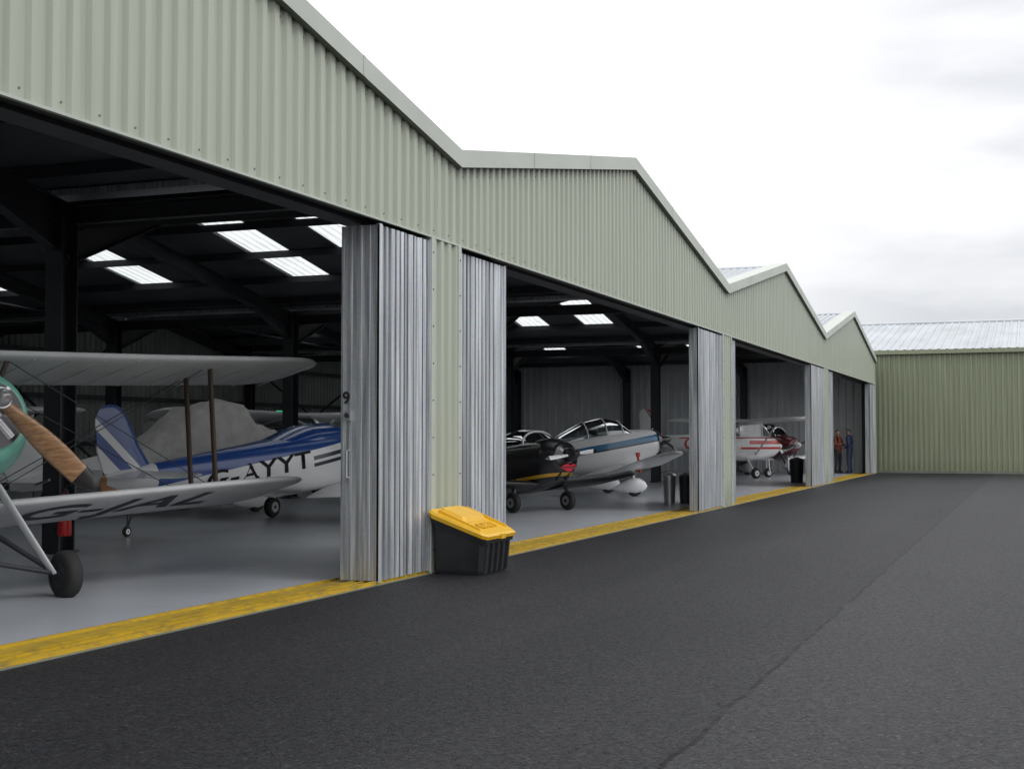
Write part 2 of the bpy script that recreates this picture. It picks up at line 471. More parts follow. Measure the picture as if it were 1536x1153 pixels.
# folding doors
def door_stack(name,y0,y1,endleaf,front=-D-.005,depth=.42):
    mb=MB(); top=HEAD-.05; z0=.035
    gd=min(.13,depth*.35)
    for side in (0,1):
        pts=[]; y=y0; fx=front if side==0 else front-depth; sg=-1 if side==0 else 1
        while y<y1-.03:
            w=.085+random.uniform(-.015,.015); t=random.uniform(-.022,.022)
            pts += [(y,fx+sg*max(0,t)),(y+w*.45,fx+sg*.012),(y+w*.55,fx+sg*.012),(y+w,fx+sg*max(0,-t)),(y+w+.008,fx+sg*gd),(y+w+.020,fx+sg*gd)]
            y+=w+.03
        pts=[p for p in pts if p[0]<=y1]; pts.append((y1,fx))
        vs=[]
        for yy,xx in pts: vs += [(xx,yy,z0),(xx,yy,top)]
        mb.add(vs,[(i*2,i*2+2,i*2+3,i*2+1) for i in range(len(vs)//2-1)],'galv')
    mb.box((front-depth+gd+.005,y0+.01,z0),(front-gd-.005,y1-.01,top-.01),'galv')
    for ye,s in ((y0,-1),(y1,1)):
        a,b=(ye-.035,ye) if s<0 else (ye,ye+.035)
        mb.box((front-depth,a,z0),(front,b,top),'galv')
        for fx in (front-.02,front-depth,front-depth*.3,front-depth*.52,front-depth*.78):
            mb.box((fx,a-.014 if s<0 else b,z0),(fx+.022,a if s<0 else b+.014,top),'galv')
        mb.box((front-.03,a-.014,z0-.01),(front+.006,b+.014,top+.01),'galv')
    if endleaf and depth>.3:
        a=y0-.035
        mb.box((front-depth+.06,a-.05,1.62),(front-depth+.12,a-.001,1.72),'alloy')
        mb.cyl((front-depth+.09,a-.06,1.05),(front-depth+.09,a-.06,1.32),.012,mat='alloy')
        for z in (1.05,1.32): mb.cyl((front-depth+.09,a-.06,z),(front-depth+.09,a,z),.012,mat='alloy')
        mb.cyl((front-depth+.09,a-.07,1.67),(front-depth+.09,a-.05,1.67),.025,mat='steel')
    y=y0+.1
    while y<y1:
        mb.cyl((front-depth*.6,y,top-.01),(front-depth*.6,y,HEAD+.01),.02,mat='steel',n=8); y+=.25
    o=mb.obj(name,hangar); return o
door_stack('folding_door_1',12.0,13.16,True)
door_stack('folding_door_2',14.0,15.5,False,front=-D-.07)
door_stack('folding_door_3',25.6,27.70,True,depth=.18)
door_stack('folding_door_4',28.64,29.25,False,front=-D-.07)
door_stack('folding_door_5',39.7,42.23,True,depth=.18)
door_stack('folding_door_6',43.07,44.6,False,front=-D-.07)
door_stack('folding_door_7',54.6,56.2,True,depth=.18)
door_stack('folding_door_8',.1,1.5,False,front=-D-.07)
door_stack('folding_door_9',-3.2,-.9,True)
text_obj('door_number','9','black',hangar,(-D-.36,11.94,1.84),(1,0,0),(0,0,1),.17)

# ------------------------------------------------------------------ far building
far=empty('perpendicular_hangar')
FY=57.3
mb=MB()
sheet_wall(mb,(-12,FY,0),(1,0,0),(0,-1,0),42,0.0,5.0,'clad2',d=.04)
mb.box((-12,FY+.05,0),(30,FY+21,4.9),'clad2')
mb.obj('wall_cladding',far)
mb=MB()
prof=corr(42.6,pitch=.333,d=.04)
for j in range(len(prof)-1):
    u0,o0=prof[j];u1,o1=prof[j+1]; xa=-12.3+u0; xb=-12.3+u1
    mb.quad((xa,FY-.12,5.05+o0),(xb,FY-.12,5.05+o1),(xb,FY+10.6,7.0+o1),(xa,FY+10.6,7.0+o0),'roof')
    mb.quad((xa,FY+10.6,7.0+o0),(xb,FY+10.6,7.0+o1),(xb,FY+21.2,5.05+o1),(xa,FY+21.2,5.05+o0),'roof')
mb.obj('roof_sheeting',far)
mb=MB()
mb.box((-12.3,FY-.16,4.86),(30.3,FY-.04,5.03),'clad2')
mb.box((-12,FY-.07,-.0),(30,FY-.002,.10),'trimd')
mb.loft([[(x,FY+10.3,6.90),(x,FY+10.3,6.99),(x,FY+10.6,7.06),(x,FY+10.9,6.99),(x,FY+10.9,6.90)] for x in (-12.3,30.3)],'roof',smooth=False)
mb.add([(-12,FY+.05,4.9),(-12,FY+21,4.9),(-12,FY+10.6,6.9)],[(0,1,2)],'clad2')
mb.add([(30,FY+.05,4.9),(30,FY+21,4.9),(30,FY+10.6,6.9)],[(0,2,1)],'clad2')
mb.obj('gutter_and_trim',far)

# ------------------------------------------------------------------ grit bin
gb=empty('grit_bin',(-5.70,13.50,0))
mb=MB()
def rr(x0,x1,y0,y1,z,c=.04):
    return [(x0+c,y0,z),(x1-c,y0,z),(x1,y0+c,z),(x1,y1-c,z),(x1-c,y1,z),(x0+c,y1,z),(x0,y1-c,z),(x0,y0+c,z)]
def rt(x0,x1,y0,y1,zb,zf,c=.04):
    return [(a,b,zb+(zf-zb)*(a-x0)/(x1-x0)) for a,b,_ in rr(x0,x1,y0,y1,0,c)]
mb.loft([rr(-.27,.25,-.36,.36,.0),rr(-.28,.26,-.37,.37,.04),rt(-.30,.29,-.40,.40,.56,.335)],'binbody',smooth=False)
mb.loft([rt(-.315,.315,-.425,.425,.555,.33),rt(-.325,.325,-.435,.435,.61,.385)],'binbody',smooth=False)
for k in range(5):
    y=-.30+k*.15
    mb.loft([[(.245,y-.025,.02),(.285,y-.02,.02),(.285,y+.02,.02),(.245,y+.025,.02)],[(.285,y-.025,.345),(.315,y-.02,.345),(.315,y+.02,.345),(.285,y+.025,.345)]],'binbody',smooth=False)
mb.obj('body',gb)
mb=MB()
mb.loft([rt(-.33,.34,-.45,.45,.613,.375,.05),rt(-.335,.35,-.455,.455,.66,.41,.05),rt(-.32,.33,-.44,.44,.685,.435,.06)],'lid',smooth=False)
mb.loft([rt(-.27,.05,-.30,.30,.66,.545,.03),rt(-.25,.03,-.27,.27,.700,.60,.04)],'lid',smooth=False)
for k in (-.38,.36): mb.loft([rt(-.24,.26,k,k+.03,.65,.46,.005),rt(-.23,.25,k+.003,k+.027,.685,.49,.005)],'lid',smooth=False)
mb.box((.30,-.06,.37),(.365,.06,.42),'lid')
mb.obj('lid',gb)
mb=MB()
for y in (-.25,.25): mb.cyl((-.335,y-.06,.63),(-.335,y+.06,.63),.02,mat='binbody')
mb.obj('hinges',gb)
text_obj('lid_lettering','GRIT','lid',gb,(.17,0,.512),(0,1,0),(-.93,0,.36),.16,1.3,.006)

# ------------------------------------------------------------------ aircraft kit
def sect(x,zc,hw,hh,n=2.4,K=28,y0=0):
    r=[]
    for i in range(K):
        t=2*math.pi*i/K; c,s=math.cos(t),math.sin(t)
        r.append((x, y0+hw*math.copysign(abs(c)**(2/n),c), zc+hh*math.copysign(abs(s)**(2/n),s)))
    return r
def interp_sects(ss, sub=4):
    out=[]
    for i in range(len(ss)-1):
        p0=ss[max(i-1,0)];p1=ss[i];p2=ss[i+1];p3=ss[min(i+2,len(ss)-1)]
        for k in range(sub):
            t=k/sub; q=[]
            for a,b,c,d in zip(p0,p1,p2,p3):
                v=b+(c-b)*t
                m1=(c-a)/2; m2=(d-b)/2; t2=t*t;t3=t2*t
                hv=(2*t3-3*t2+1)*b+(t3-2*t2+t)*m1+(-2*t3+3*t2)*c+(t3-t2)*m2
                q.append(.5*v+.5*hv)
            q[0]=p1[0]+(p2[0]-p1[0])*t
            out.append(tuple(q))
    out.append(tuple(ss[-1])); return out
def fuselage(mb, ss, mat): mb.loft([sect(*q) for q in interp_sects(ss)],mat)
def foil(n=9, th=.12, camber=.02):
    up=[];lo=[]
    for i in range(n+1):
        x=(1-math.cos(math.pi*i/n))/2
        yt=5*th*(.2969*math.sqrt(x)-.126*x-.3516*x*x+.2843*x**3-.1036*x**4); yc=camber*4*x*(1-x)
        up.append((x,yc+yt)); lo.append((x,yc-yt))
    return up[::-1]+lo[1:-1]
def lifting(mb, origin, span, normal, stations, mat, th=.12, inc=0, camber=.02, rnd=True):
    o=Vector(origin); s=Vector(span).normalized(); n=Vector(normal); fx=Vector((1,0,0))
    st=list(stations)
    if rnd:
        d0,l0,c0,n0=st[-2]; d1,l1,c1,n1=st[-1]; R0=min(c1*.45,(d1-d0)*.9); t0=1-R0/(d1-d0)
        base=st[:-1]; 
        for k in range(8):
            a=k/7*math.pi/2*.985; t=t0+(1-t0)*math.sin(a); q=max(.06,math.cos(a)**.8)
            cc=c0+(c1-c0)*t; lx=l0+(l1-l0)*t
            base.append((d0+(d1-d0)*t, lx-cc*(1-q)*.42, cc*q, n0+(n1-n0)*t))
        st=base
    F=foil(9,th,camber); rings=[]
    si=math.sin(R(inc))
    for d,lx,c,no in st:
        r=[]
        for x,z in F:
            r.append(o+s*d+fx*(lx-x*c)+n*(no+z*c-x*c*si))
        rings.append(r)
    if fx.cross(n).dot(s)<0: rings=[q[::-1] for q in rings]
    mb.loft(rings,mat)
def wheel(mb,c,r,w,hub='alloy'):
    c=Vector(c); K=28; prof=[]
    for i in range(11):
        a=math.pi*i/10; prof.append((c.y-w/2*math.cos(a), r-(.32*r)*(1-math.sin(a)**.6)))
    rings=[]
    for y,rad in prof: rings.append([(c.x+rad*math.cos(2*math.pi*k/K),y,c.z+rad*math.sin(2*math.pi*k/K)) for k in range(K)])
    mb.loft(rings,'rubber',caps=True)
    mb.cyl((c.x,c.y-w*.53,c.z),(c.x,c.y+w*.53,c.z),r*.5,mat=hub,n=20)
    mb.cyl((c.x,c.y-w*.6,c.z),(c.x,c.y+w*.6,c.z),r*.16,mat='steel',n=12)
def spat(mb,c,r,mat):
    x,y,z=c; ss=[(x+r*1.75,z+.0,.015,.02),(x+r*1.5,z+.02,.07,.10),(x+r*.9,z+.04,.115,.17),(x,z+.05,.125,.20),(x-r*1.1,z+.05,.10,.15),(x-r*2.2,z+.05,.05,.08),(x-r*3,z+.06,.01,.02)]
    mb.loft([sect(q[0],q[1],q[2]*r/.19,q[3]*r/.19,2.2,18,y0=y) for q in ss],mat)
def prop(mb,hub,rad,angle,mat,tip=None,chord=.13,blades=2):
    hx,hy,hz=hub
    for k in range(blades):
        a=angle+k*2*math.pi/blades; dy,dz=math.cos(a),math.sin(a)
        rings=[]
        for i in range(13):
            t=i/12; r=.05+(rad-.05)*t; tw=R(58-44*t); c=chord*(.45+1.1*math.sin(min(1,t*1.25+.1)*math.pi*.62))*(1 if t<.85 else math.sqrt(max(.02,1-((t-.85)/.155)**2)))
            th=(.035*(1-t)+.008)*min(1,chord/.11)
            ring=[]
            for j in range(10):
                b=2*math.pi*j/10; u=math.cos(b)*c/2; v=math.sin(b)*th
                ax=u*math.sin(tw)+v*math.cos(tw); tn=u*math.cos(tw)-v*math.sin(tw)
                ring.append((hx+ax, hy+dy*r-dz*tn, hz+dz*r+dy*tn))
            rings.append(ring)
        if tip: mb.loft(rings[:11],mat); mb.loft(rings[10:],tip)
        else: mb.loft(rings,mat)
def spinner(mb,x,z,r,l,mat,back=.04):
    rings=[]
    for i in range(9):
        t=i/8; rings.append(sect(x-back+(l+back)*t,z,max(.004,r*math.sqrt(1-t**1.7)),max(.004,r*math.sqrt(1-t**1.7)),2,20))
    mb.loft(rings,mat)
def canopy(root,base,ss,bows,glass='glass',frame='white'):
    mb=MB(); rings=[]
    full=interp_sects(ss,4)
    for x,z0,hw,hh in full:
        rings.append([(x,hw*math.cos(math.pi*i/16),z0+hh*math.sin(math.pi*i/16)**.85) for i in range(17)])
    mb.loft(rings,glass,caps=False,closed=False); o=mb.obj('canopy',root,base)
    mb=MB()
    for xb in bows:
        i=min(range(len(full)),key=lambda k:abs(full[k][0]-xb)); pr=rings[i]
        for a,b in zip(pr[:-1],pr[1:]): mb.cyl(a,b,.018,mat=frame,n=6)
    for j in (0,16):
        for a,b in zip(rings[:-1],rings[1:]): mb.cyl(a[j],b[j],.018,mat=frame,n=6)
    mb.obj('canopy_frame',root,base)
def pilot_seats(root,base,x,z,mat='brown'):
    mb=MB()
    for y in (-.22,.22):
        mb.loft([[(x-.05,y-.16,z),(x+.35,y-.16,z),(x+.35,y+.16,z),(x-.05,y+.16,z)],[(x-.05,y-.16,z+.1),(x+.35,y-.16,z+.1),(x+.35,y+.16,z+.1),(x-.05,y+.16,z+.1)]],mat,smooth=False)
        mb.loft([[(x-.05,y-.16,z),(x+.05,y-.16,z),(x+.05,y+.16,z),(x-.05,y+.16,z)],[(x-.18,y-.13,z+.55),(x-.1,y-.13,z+.55),(x-.1,y+.13,z+.55),(x-.18,y+.13,z+.55)]],mat,smooth=False)
    mb.obj('seats',root,base)
def mats_for(pitch,r):
    return Matrix.Translation((0,0,r)) @ Matrix.Rotation(-R(pitch),4,'Y') @ Matrix.Translation((0,0,-r))
def tail_z(L,pitch,r,rt): p=R(pitch); return r+(rt-r+L*math.sin(p))/math.cos(p)
def place(name,loc,fwd): return empty(name,(loc[0],loc[1],.012),math.atan2(fwd[1],fwd[0]))

def low_wing(name,loc,fwd,fus,fin='white',wingm='white',pitch=9,r=.19,track=1.0,span=3.9,spats=True,hub_z=1.15,nose_x=1.25,
             tri=False,canop=True,wz=.72,prop_ang=.3,pmat='black',cown=None,dihed=.07,chord=1.35,tl=4.4,spin='white',bows=(.15,-.75),bubble=.42,pchord=.12,prad=.88,noser=1.0,tip='white'):
    e=place(name,loc,fwd)
    if tri: pitch=0
    B=mats_for(pitch,r)
    hz=hub_z
    mb=MB()
    S=[(nose_x-.04,hz,.13*noser,.13*noser,2),(nose_x-.10,hz-.01,.27*noser,.24*noser,2.2),(nose_x-.35,hz-.03,.40*noser,.36*noser,2.6),(.35,hz-.06,.47,.46,3),(-.3,hz-.07,.52,.50,3.2),(-1.0,hz-.07,.50,.48,3.2),(-1.9,hz,.36,.38,3),(-3.2,hz+.09,.20,.25,2.6),(-tl,hz+.15,.06,.15,2.2),(-tl-.2,hz+.16,.02,.10,2.2)]
    fuselage(mb,S,fus); mb.obj('fuselage',e,B)
    if cown:
        mb=MB(); S2=[(nose_x+.0,hz,.10,.10,2),(nose_x-.06,hz-.005,.25,.22,2.2),(nose_x-.18,hz-.015,.345,.305,2.4)]
        fuselage(mb,S2,cown); mb.obj('cowling_front',e,B)
    mb=MB()
    for s in (1,-1):
        lifting(mb,(.35,s*.35,wz-.12),(0,s,0),(0,0,1),[(0,0,chord,0),(span*.5,-.02,chord*.98,dihed*span*.35),(span-.35,-.15,chord*.72,dihed*span)],wingm,.13,2)
    mb.obj('wings',e,B)
    mb=MB()
    for s in (1,-1):
        lifting(mb,(-tl+.55,s*.05,hz+.22),(0,s,0),(0,0,1),[(0,0,.85,0),(1.35,-.18,.55,0)],wingm,.08,0,0)
    mb.obj('tailplane',e,B)
    mb=MB()
    lifting(mb,(-tl+.62,0,hz+.2),(0,0,1),(0,1,0),[(0,.15,1.0,0),(.4,-.12,.85,0),(1.05,-.42,.55,0)],fin,.09,0,0)
    mb.obj('fin_and_rudder',e,B)
    mb=MB()
    mains_x=-.35 if tri else 0
    for s in (1,-1):
        y=s*track
        wheel(mb,(mains_x,y,r),r,.13)
        if spats: spat(mb,(mains_x,y,r+.02),r,wingm)
        mb.cyl((mains_x+.02,y,r+.1),(mains_x+.05,y*.85,wz),.035,.05,mat=wingm,n=10)
    if tri:
        wheel(mb,(nose_x-.35,0,r*.9),r*.9,.12); mb.cyl((nose_x-.35,.09,r),(nose_x-.45,.05,hz-.3),.025,mat=wingm); mb.cyl((nose_x-.35,-.09,r),(nose_x-.45,-.05,hz-.3),.025,mat=wingm)
    else:
        tz=tail_z(tl-.15,pitch,r,.08)
        wheel(mb,(-tl+.15,0,tz),.08,.05); mb.cyl((-tl+.15,0,tz+.02),(-tl+.45,0,hz-.05),.016,mat='steel'); mb.cyl((-tl+.15,0,tz+.02),(-tl+.25,0,hz),.012,mat='steel')
    mb.obj('landing_gear',e,B)
    mb=MB(); prop(mb,(nose_x+.05,0,hz),prad,prop_ang,pmat,tip=tip,chord=pchord); spinner(mb,nose_x+.02,hz,.13,.24,spin); mb.obj('propeller',e,B)
    mb=MB()
    for s in (1,-1):
        mb.cyl((nose_x-.15,s*.12,hz-.28),(nose_x-.3,s*.12,hz-.45),.025,mat='steel')
        mb.loft([sect(nose_x-.075,hz-.02,.06,.05,2.2,12,y0=s*.17),sect(nose_x-.045,hz-.02,.055,.045,2.2,12,y0=s*.17)],'black')
    mb.obj('exhaust_and_intakes',e,B)
    if canop:
        canopy(e,B,[(.42,hz+.30,.36,.03),(.12,hz+.32,.43,bubble*.75),(-.3,hz+.33,.44,bubble),(-.8,hz+.33,.43,bubble*.92),(-1.4,hz+.32,.33,bubble*.5),(-1.9,hz+.31,.2,.04)],bows)
        pilot_seats(e,B,-.45,hz-.05)
    return e,B

def high_wing(name,loc,fwd,fus,fin='white',wingm='white',track=1.0,span=4.2,hz=1.12,tl=4.4,r=.19,prop_ang=1.0,taild=False,pitch=0,wing_z=2.0,chord=1.4):
    e=place(name,loc,fwd); B=mats_for(pitch,r); wz=wing_z
    mb=MB()
    S=[(1.55,hz,.13,.13,2),(1.48,hz-.01,.30,.24,2.2),(1.2,hz-.02,.42,.36,2.8),(.55,hz-.02,.48,.46,3.2),(0,hz-.02,.53,.50,3.5),(-1.0,hz,.50,.48,3.3),(-1.9,hz+.06,.34,.38,3),(-3.2,hz+.16,.18,.24,2.6),(-tl,hz+.24,.05,.14,2.2)]
    fuselage(mb,S,fus)
    mb.obj('fuselage',e,B)
    mb=MB()
    Cs=[(.95,hz+.38,.40,.0),(.45,hz+.36,.45,wz-hz-.38),(-.6,hz+.36,.45,wz-hz-.37),(-1.0,hz+.38,.42,wz-hz-.48),(-1.9,hz+.38,.22,.03)]
    rings=[]
    for x,z,hw,hh in Cs: rings.append([(x,-hw,z),(x,-hw*.93,z+hh*.9),(x,-hw*.8,z+hh),(x,hw*.8,z+hh),(x,hw*.93,z+hh*.9),(x,hw,z)])
    mb.loft(rings[:4],'glass',caps=False,closed=False,smooth=False); mb.obj('cabin_glazing',e,B)
    mb=MB(); mb.loft(rings[3:],fus,caps=False,closed=False,smooth=False)
    for q in rings[1:4]:
        for a,b in ((0,1),(5,4)): mb.cyl(q[a],q[b],.03,mat=wingm,n=6)
    for j in (1,4):
        mb.cyl(rings[0][j],rings[1][j],.025,mat=wingm,n=6); mb.cyl(rings[1][j],rings[3][j],.03,mat=wingm,n=6)
    mb.obj('cabin_frame',e,B)
    pilot_seats(e,B,-.3,hz)
    mb=MB()
    for s in (1,-1):
        lifting(mb,(.5,0,wz),(0,s,0),(0,0,1),[(0,0,chord,0),(span*.5,0,chord,.05),(span,-.1,chord*.75,.10)],wingm,.12,2)
        mb.cyl((.1,s*.48,hz-.3),(-.05,s*span*.48,wz+.02),.035,mat=wingm,flat=.4)
    mb.obj('wings',e,B)
    mb=MB()
    for s in (1,-1): lifting(mb,(-tl+.6,0,hz+.3),(0,s,0),(0,0,1),[(0,0,.85,0),(1.4,-.15,.6,0)],wingm,.08,0,0)
    mb.obj('tailplane',e,B)
    mb=MB(); lifting(mb,(-tl+.75,0,hz+.25),(0,0,1),(0,1,0),[(0,.35,1.15,0),(.25,-.1,.9,0),(1.05,-.5,.55,0)],fin,.09,0,0); mb.obj('fin_and_rudder',e,B)
    mb=MB(); mx=0 if taild else -.35
    for s in (1,-1):
        wheel(mb,(mx,s*track,r),r,.14); mb.cyl((mx,s*(track-.05),r),(mx+.1,s*.4,hz-.4),.03,.045,mat=wingm)
    if taild:
        tz=tail_z(tl-.2,pitch,r,.09); wheel(mb,(-tl+.2,0,tz),.09,.05); mb.cyl((-tl+.2,0,tz),(-tl+.45,0,hz+.1),.02,mat='steel')
    else:
        wheel(mb,(1.15,0,r*.9),r*.9,.13)
        for y in (-.09,.09): mb.cyl((1.15,y,r),(1.1,y*.5,hz-.3),.025,mat=wingm)
    mb.obj('landing_gear',e,B)
    mb=MB(); prop(mb,(1.6,0,hz),.9,prop_ang,'black',tip='white'); spinner(mb,1.57,hz,.14,.25,wingm); mb.obj('propeller',e,B)
    return e,B

# ---- 1. biplane, foreground left
def biplane():
    fwd=(.934,-.358); e=place('biplane',(-8.56,9.03),fwd); r=.20; pitch=11; B=mats_for(pitch,r)
    mb=MB()
    fuselage(mb,[(-.05,1.40,.42,.46,2.6),(-.6,1.36,.42,.48,3),(-1.5,1.34,.42,.47,3),(-2.4,1.34,.34,.40,3),(-3.8,1.36,.19,.26,2.8),(-5.0,1.42,.05,.12,2.4)],'teal')
    fuselage(mb,[(.78,1.50,.22,.22,2),(.74,1.50,.36,.37,2),(.55,1.48,.45,.47,2),(.1,1.44,.45,.49,2.3),(-.06,1.40,.425,.465,2.6)],'teal')
    mb.obj('fuselage',e,B)
    mb=MB()
    mb.loft([sect(.77,1.50,.29,.29,2),sect(.80,1.50,.29,.29,2)],'black')
    for k in range(7):
        a=2*math.pi*k/7; mb.cyl((.77,.05*math.cos(a),1.52+.05*math.sin(a)),(.77,.27*math.cos(a),1.52+.27*math.sin(a)),.05,mat='alloy',n=10)
    mb.cyl((.76,0,1.56),(.90,0,1.56),.13,.10,mat='alloy',n=20)
    for y in (-.1,.1): mb.cyl((.5,y,1.10),(.2,y*1.4,.95),.03,mat='steel')
    mb.obj('engine',e,B)
    mb=MB(); prop(mb,(.95,0,1.60),1.10,R(-44),'wood',tip='black',chord=.13); mb.cyl((.88,0,1.60),(1.0,0,1.60),.09,mat='alloy',n=20); spinner(mb,1.0,1.60,.08,.12,'alloy',back=.01); mb.obj('propeller',e,B)
    mb=MB()
    for s in (1,-1):
        lifting(mb,(.28,s*.0,2.16),(0,s,0),(0,0,1),[(0,0,1.12,0),(2.2,0,1.12,.05),(4.22,0,1.08,.11)],'fabric',.10,2,.03)
        for k in range(11):    # fabric rib tapes, undersides and tops
            y=.4+k*.36; dz=.05*min(y,2.2)/2.2+max(0,y-2.2)*.03
            for sg in (-1,):
                mb.cyl((.20,s*y,2.125+dz),(-.78,s*y,2.105+dz),.006,mat='fabric',n=5)
    mb.obj('upper_wing',e,B)
    mb=MB()
    for s in (1,-1):
        lifting(mb,(.05,s*.30,.88),(0,s,0),(0,0,1),[(0,0,1.12,-.03),(2.2,0,1.12,.08),(3.72,0,1.08,.15)],'fabric',.10,5,.03)
    lw=mb.obj('lower_wing',e,B)
    mb=MB()
    for s in (1,-1):
        mb.cyl((-.18,s*2.85,.94),(-.06,s*2.85,2.22),.020,mat='brown',flat=1.8,axis=(0,1,0))
        mb.cyl((-.62,s*2.85,.92),(-.50,s*2.85,2.19),.020,mat='brown',flat=1.8,axis=(0,1,0))
        mb.cyl((.0,s*.40,1.75),(.12,s*.55,2.16),.022,mat='brown'); mb.cyl((-.6,s*.40,1.75),(-.5,s*.55,2.14),.022,mat='brown')
        mb.cyl((.0,s*.40,1.75),(-.5,s*.55,2.14),.016,mat='brown')
        for a,b in (((-.05,s*.45,1.0),(-.1,s*2.8,2.2)),((-.7,s*.45,1.0),(-.55,s*2.8,2.18)),((.1,s*.55,2.15),(-.15,s*2.8,.97)),((-.5,s*.55,2.12),(-.6,s*2.8,.95))):
            mb.cyl(a,b,.005,mat='steel',n=5)
    mb.obj('interplane_struts',e,B)
    mb=MB()
    for s in (1,-1):
        wheel(mb,(0,s*1.0,r+.0),r+.02,.15,hub='steel')
        mb.cyl((0,s*.88,r+.02),(.10,s*.36,1.02),.045,.06,mat='fabric',flat=.45,axis=(1,0,0))
        mb.cyl((0,s*.9,r+.02),(-.65,s*.34,.92),.022,.03,mat='steel')
        mb.cyl((0,s*.98,r),(-.0,0,.42),.022,mat='steel')
    tz=tail_z(4.75,pitch,r,.09); wheel(mb,(-4.75,0,tz),.09,.05); mb.cyl((-4.75,0,tz),(-4.4,0,1.3),.02,mat='steel')
    mb.obj('landing_gear',e,B)
    mb=MB()
    for s in (1,-1): lifting(mb,(-4.1,0,1.5),(0,s,0),(0,0,1),[(0,0,.9,0),(1.3,-.2,.75,0)],'fabric',.07,0,0)
    lifting(mb,(-4.2,0,1.45),(0,0,1),(0,1,0),[(0,0,.95,0),(1.0,-.35,.65,0)],'teal',.07,0,0)
    mb.obj('tail_surfaces',e,B)
    mb=MB()
    for x in (-.95,-1.75):
        mb.loft([sect(x,1.80,.26,.05,2.2),sect(x-.5,1.80,.26,.05,2.2)],'brown')
        pts=[(x+.12,-.24,1.82),(x+.05,-.15,2.0),(x+.05,.15,2.0),(x+.12,.24,1.82)]
        mb.add(pts,[(0,1,2,3)],'glass')
    mb.obj('cockpits',e,B)
    text_obj('wing_registration','G-JAL','greyreg',e,(-.50,1.95,.838),(0,1,.0),(1,0,.0),.95,.95,.004,B,wrap=lw,wdir=(0,0,1))
    mb=MB(); mb.cyl((.25,-1.0,2.18),(-.1,-1.0,2.18),.02,mat='alloy'); mb.cyl((.06,.75,1.02),(.30,.75,1.02),.012,mat='steel'); mb.obj('pitot',e,B)
biplane()

# ---- 2. blue/white low wing
blue=(.012,.06,.26); wh=(.70,.71,.72)
fm=stripes_mat('blue_white_trim',wh,[(blue,.06,1.37,2.5,-4.2,.9),((.008,.01,.03),.05,1.19,1.26,-.9,1.6),((.008,.01,.03),.05,1.08,1.14,-.9,1.6)])
fn=stripes_mat('blue_fin_trim',blue,[((.68,.69,.70),-1.0,-3.22,-3.05,-5.6,-3),((.68,.69,.70),-1.0,-3.75,-3.45,-5.6,-3)])
e,B=low_wing('light_aircraft',(-11.7,21.0),(.12,.993),fm,fin=fn,pitch=5.5,track=1.15,span=3.6,spats=False,hub_z=1.15,tl=4.95,canop=False,nose_x=1.5,wz=.68)
mb=MB(); mb.loft([sect(*q) for q in interp_sects([(.6,1.40,.36,.10,2.4),(.1,1.45,.42,.24,2.2),(-.6,1.45,.43,.26,2.2),(-1.5,1.40,.32,.14,2.2),(-2.6,1.36,.15,.05,2.2)])],'blue'); mb.obj('cockpit_cover',e,B)
text_obj('registration','G-AYYT','regblack',e,(-2.1,-.42,1.11),(1,0,.05),(0,0,1),.40,1.6,.006,B,wrap=child(e,'fuselage'),wdir=(0,1,0))
mb=MB(); lifting(mb,(-4.90,0,.98),(0,0,1),(0,1,0),[(0,0,.34,0),(.45,0,.40,0)],'orange',.14,0,0); mb.obj('rudder_base',e,B)

# ---- 3. covered aircraft behind
e,B=low_wing('covered_aircraft',(-15.1,22.9),(.25,.97),M['white'],pitch=9,track=1.0,span=3.6,hub_z=1.2,canop=False)
mb=MB(); rings=[]
nst=30
for i in range(nst):
    t=i/(nst-1); x=1.25-3.6*t
    pk=math.exp(-((x-.35)/.38)**2) if x>.35 else (1 if x>-.5 else math.exp(-((x+.5)/1.0)**2))
    top=1.50+.66*pk; hw=.64+.12*pk
    ring=[]
    for j in range(33):
        a=math.pi*j/32; c,s=math.cos(a),math.sin(a)
        y=hw*math.copysign(abs(c)**.7,c); z=.92+ (top-.92)*abs(s)**.75
        f=.018*math.sin(9*a+5*x)+.022*math.sin(14*x+3*a)+random.uniform(-.008,.008)
        ring.append((x+f*.5,y*(1+f),z+f*s))
    rings.append(ring)
mb.loft(rings,'tarp',caps=True,closed=False)
for x in (-1.2,.3): mb.cyl((x,-.70,.95),(x,.70,.95),.012,mat='steel')
mb.obj('canvas_cover',e,B)

# ---- 4/5. high wing aircraft deeper in
hwm=stripes_mat('navy_stripe_trim',wh,[((.01,.02,.06),.0,.98,1.12,-5,1.3)])
high_wing('high_wing_aircraft',(-17.2,29.3),(.98,-.1),hwm,taild=True,pitch=8,r=.2,wing_z=1.95,hz=1.2,span=4.6)
high_wing('high_wing_aircraft',(-19.6,20.3),(.98,.1),M['white'],wing_z=1.95,span=4.4)

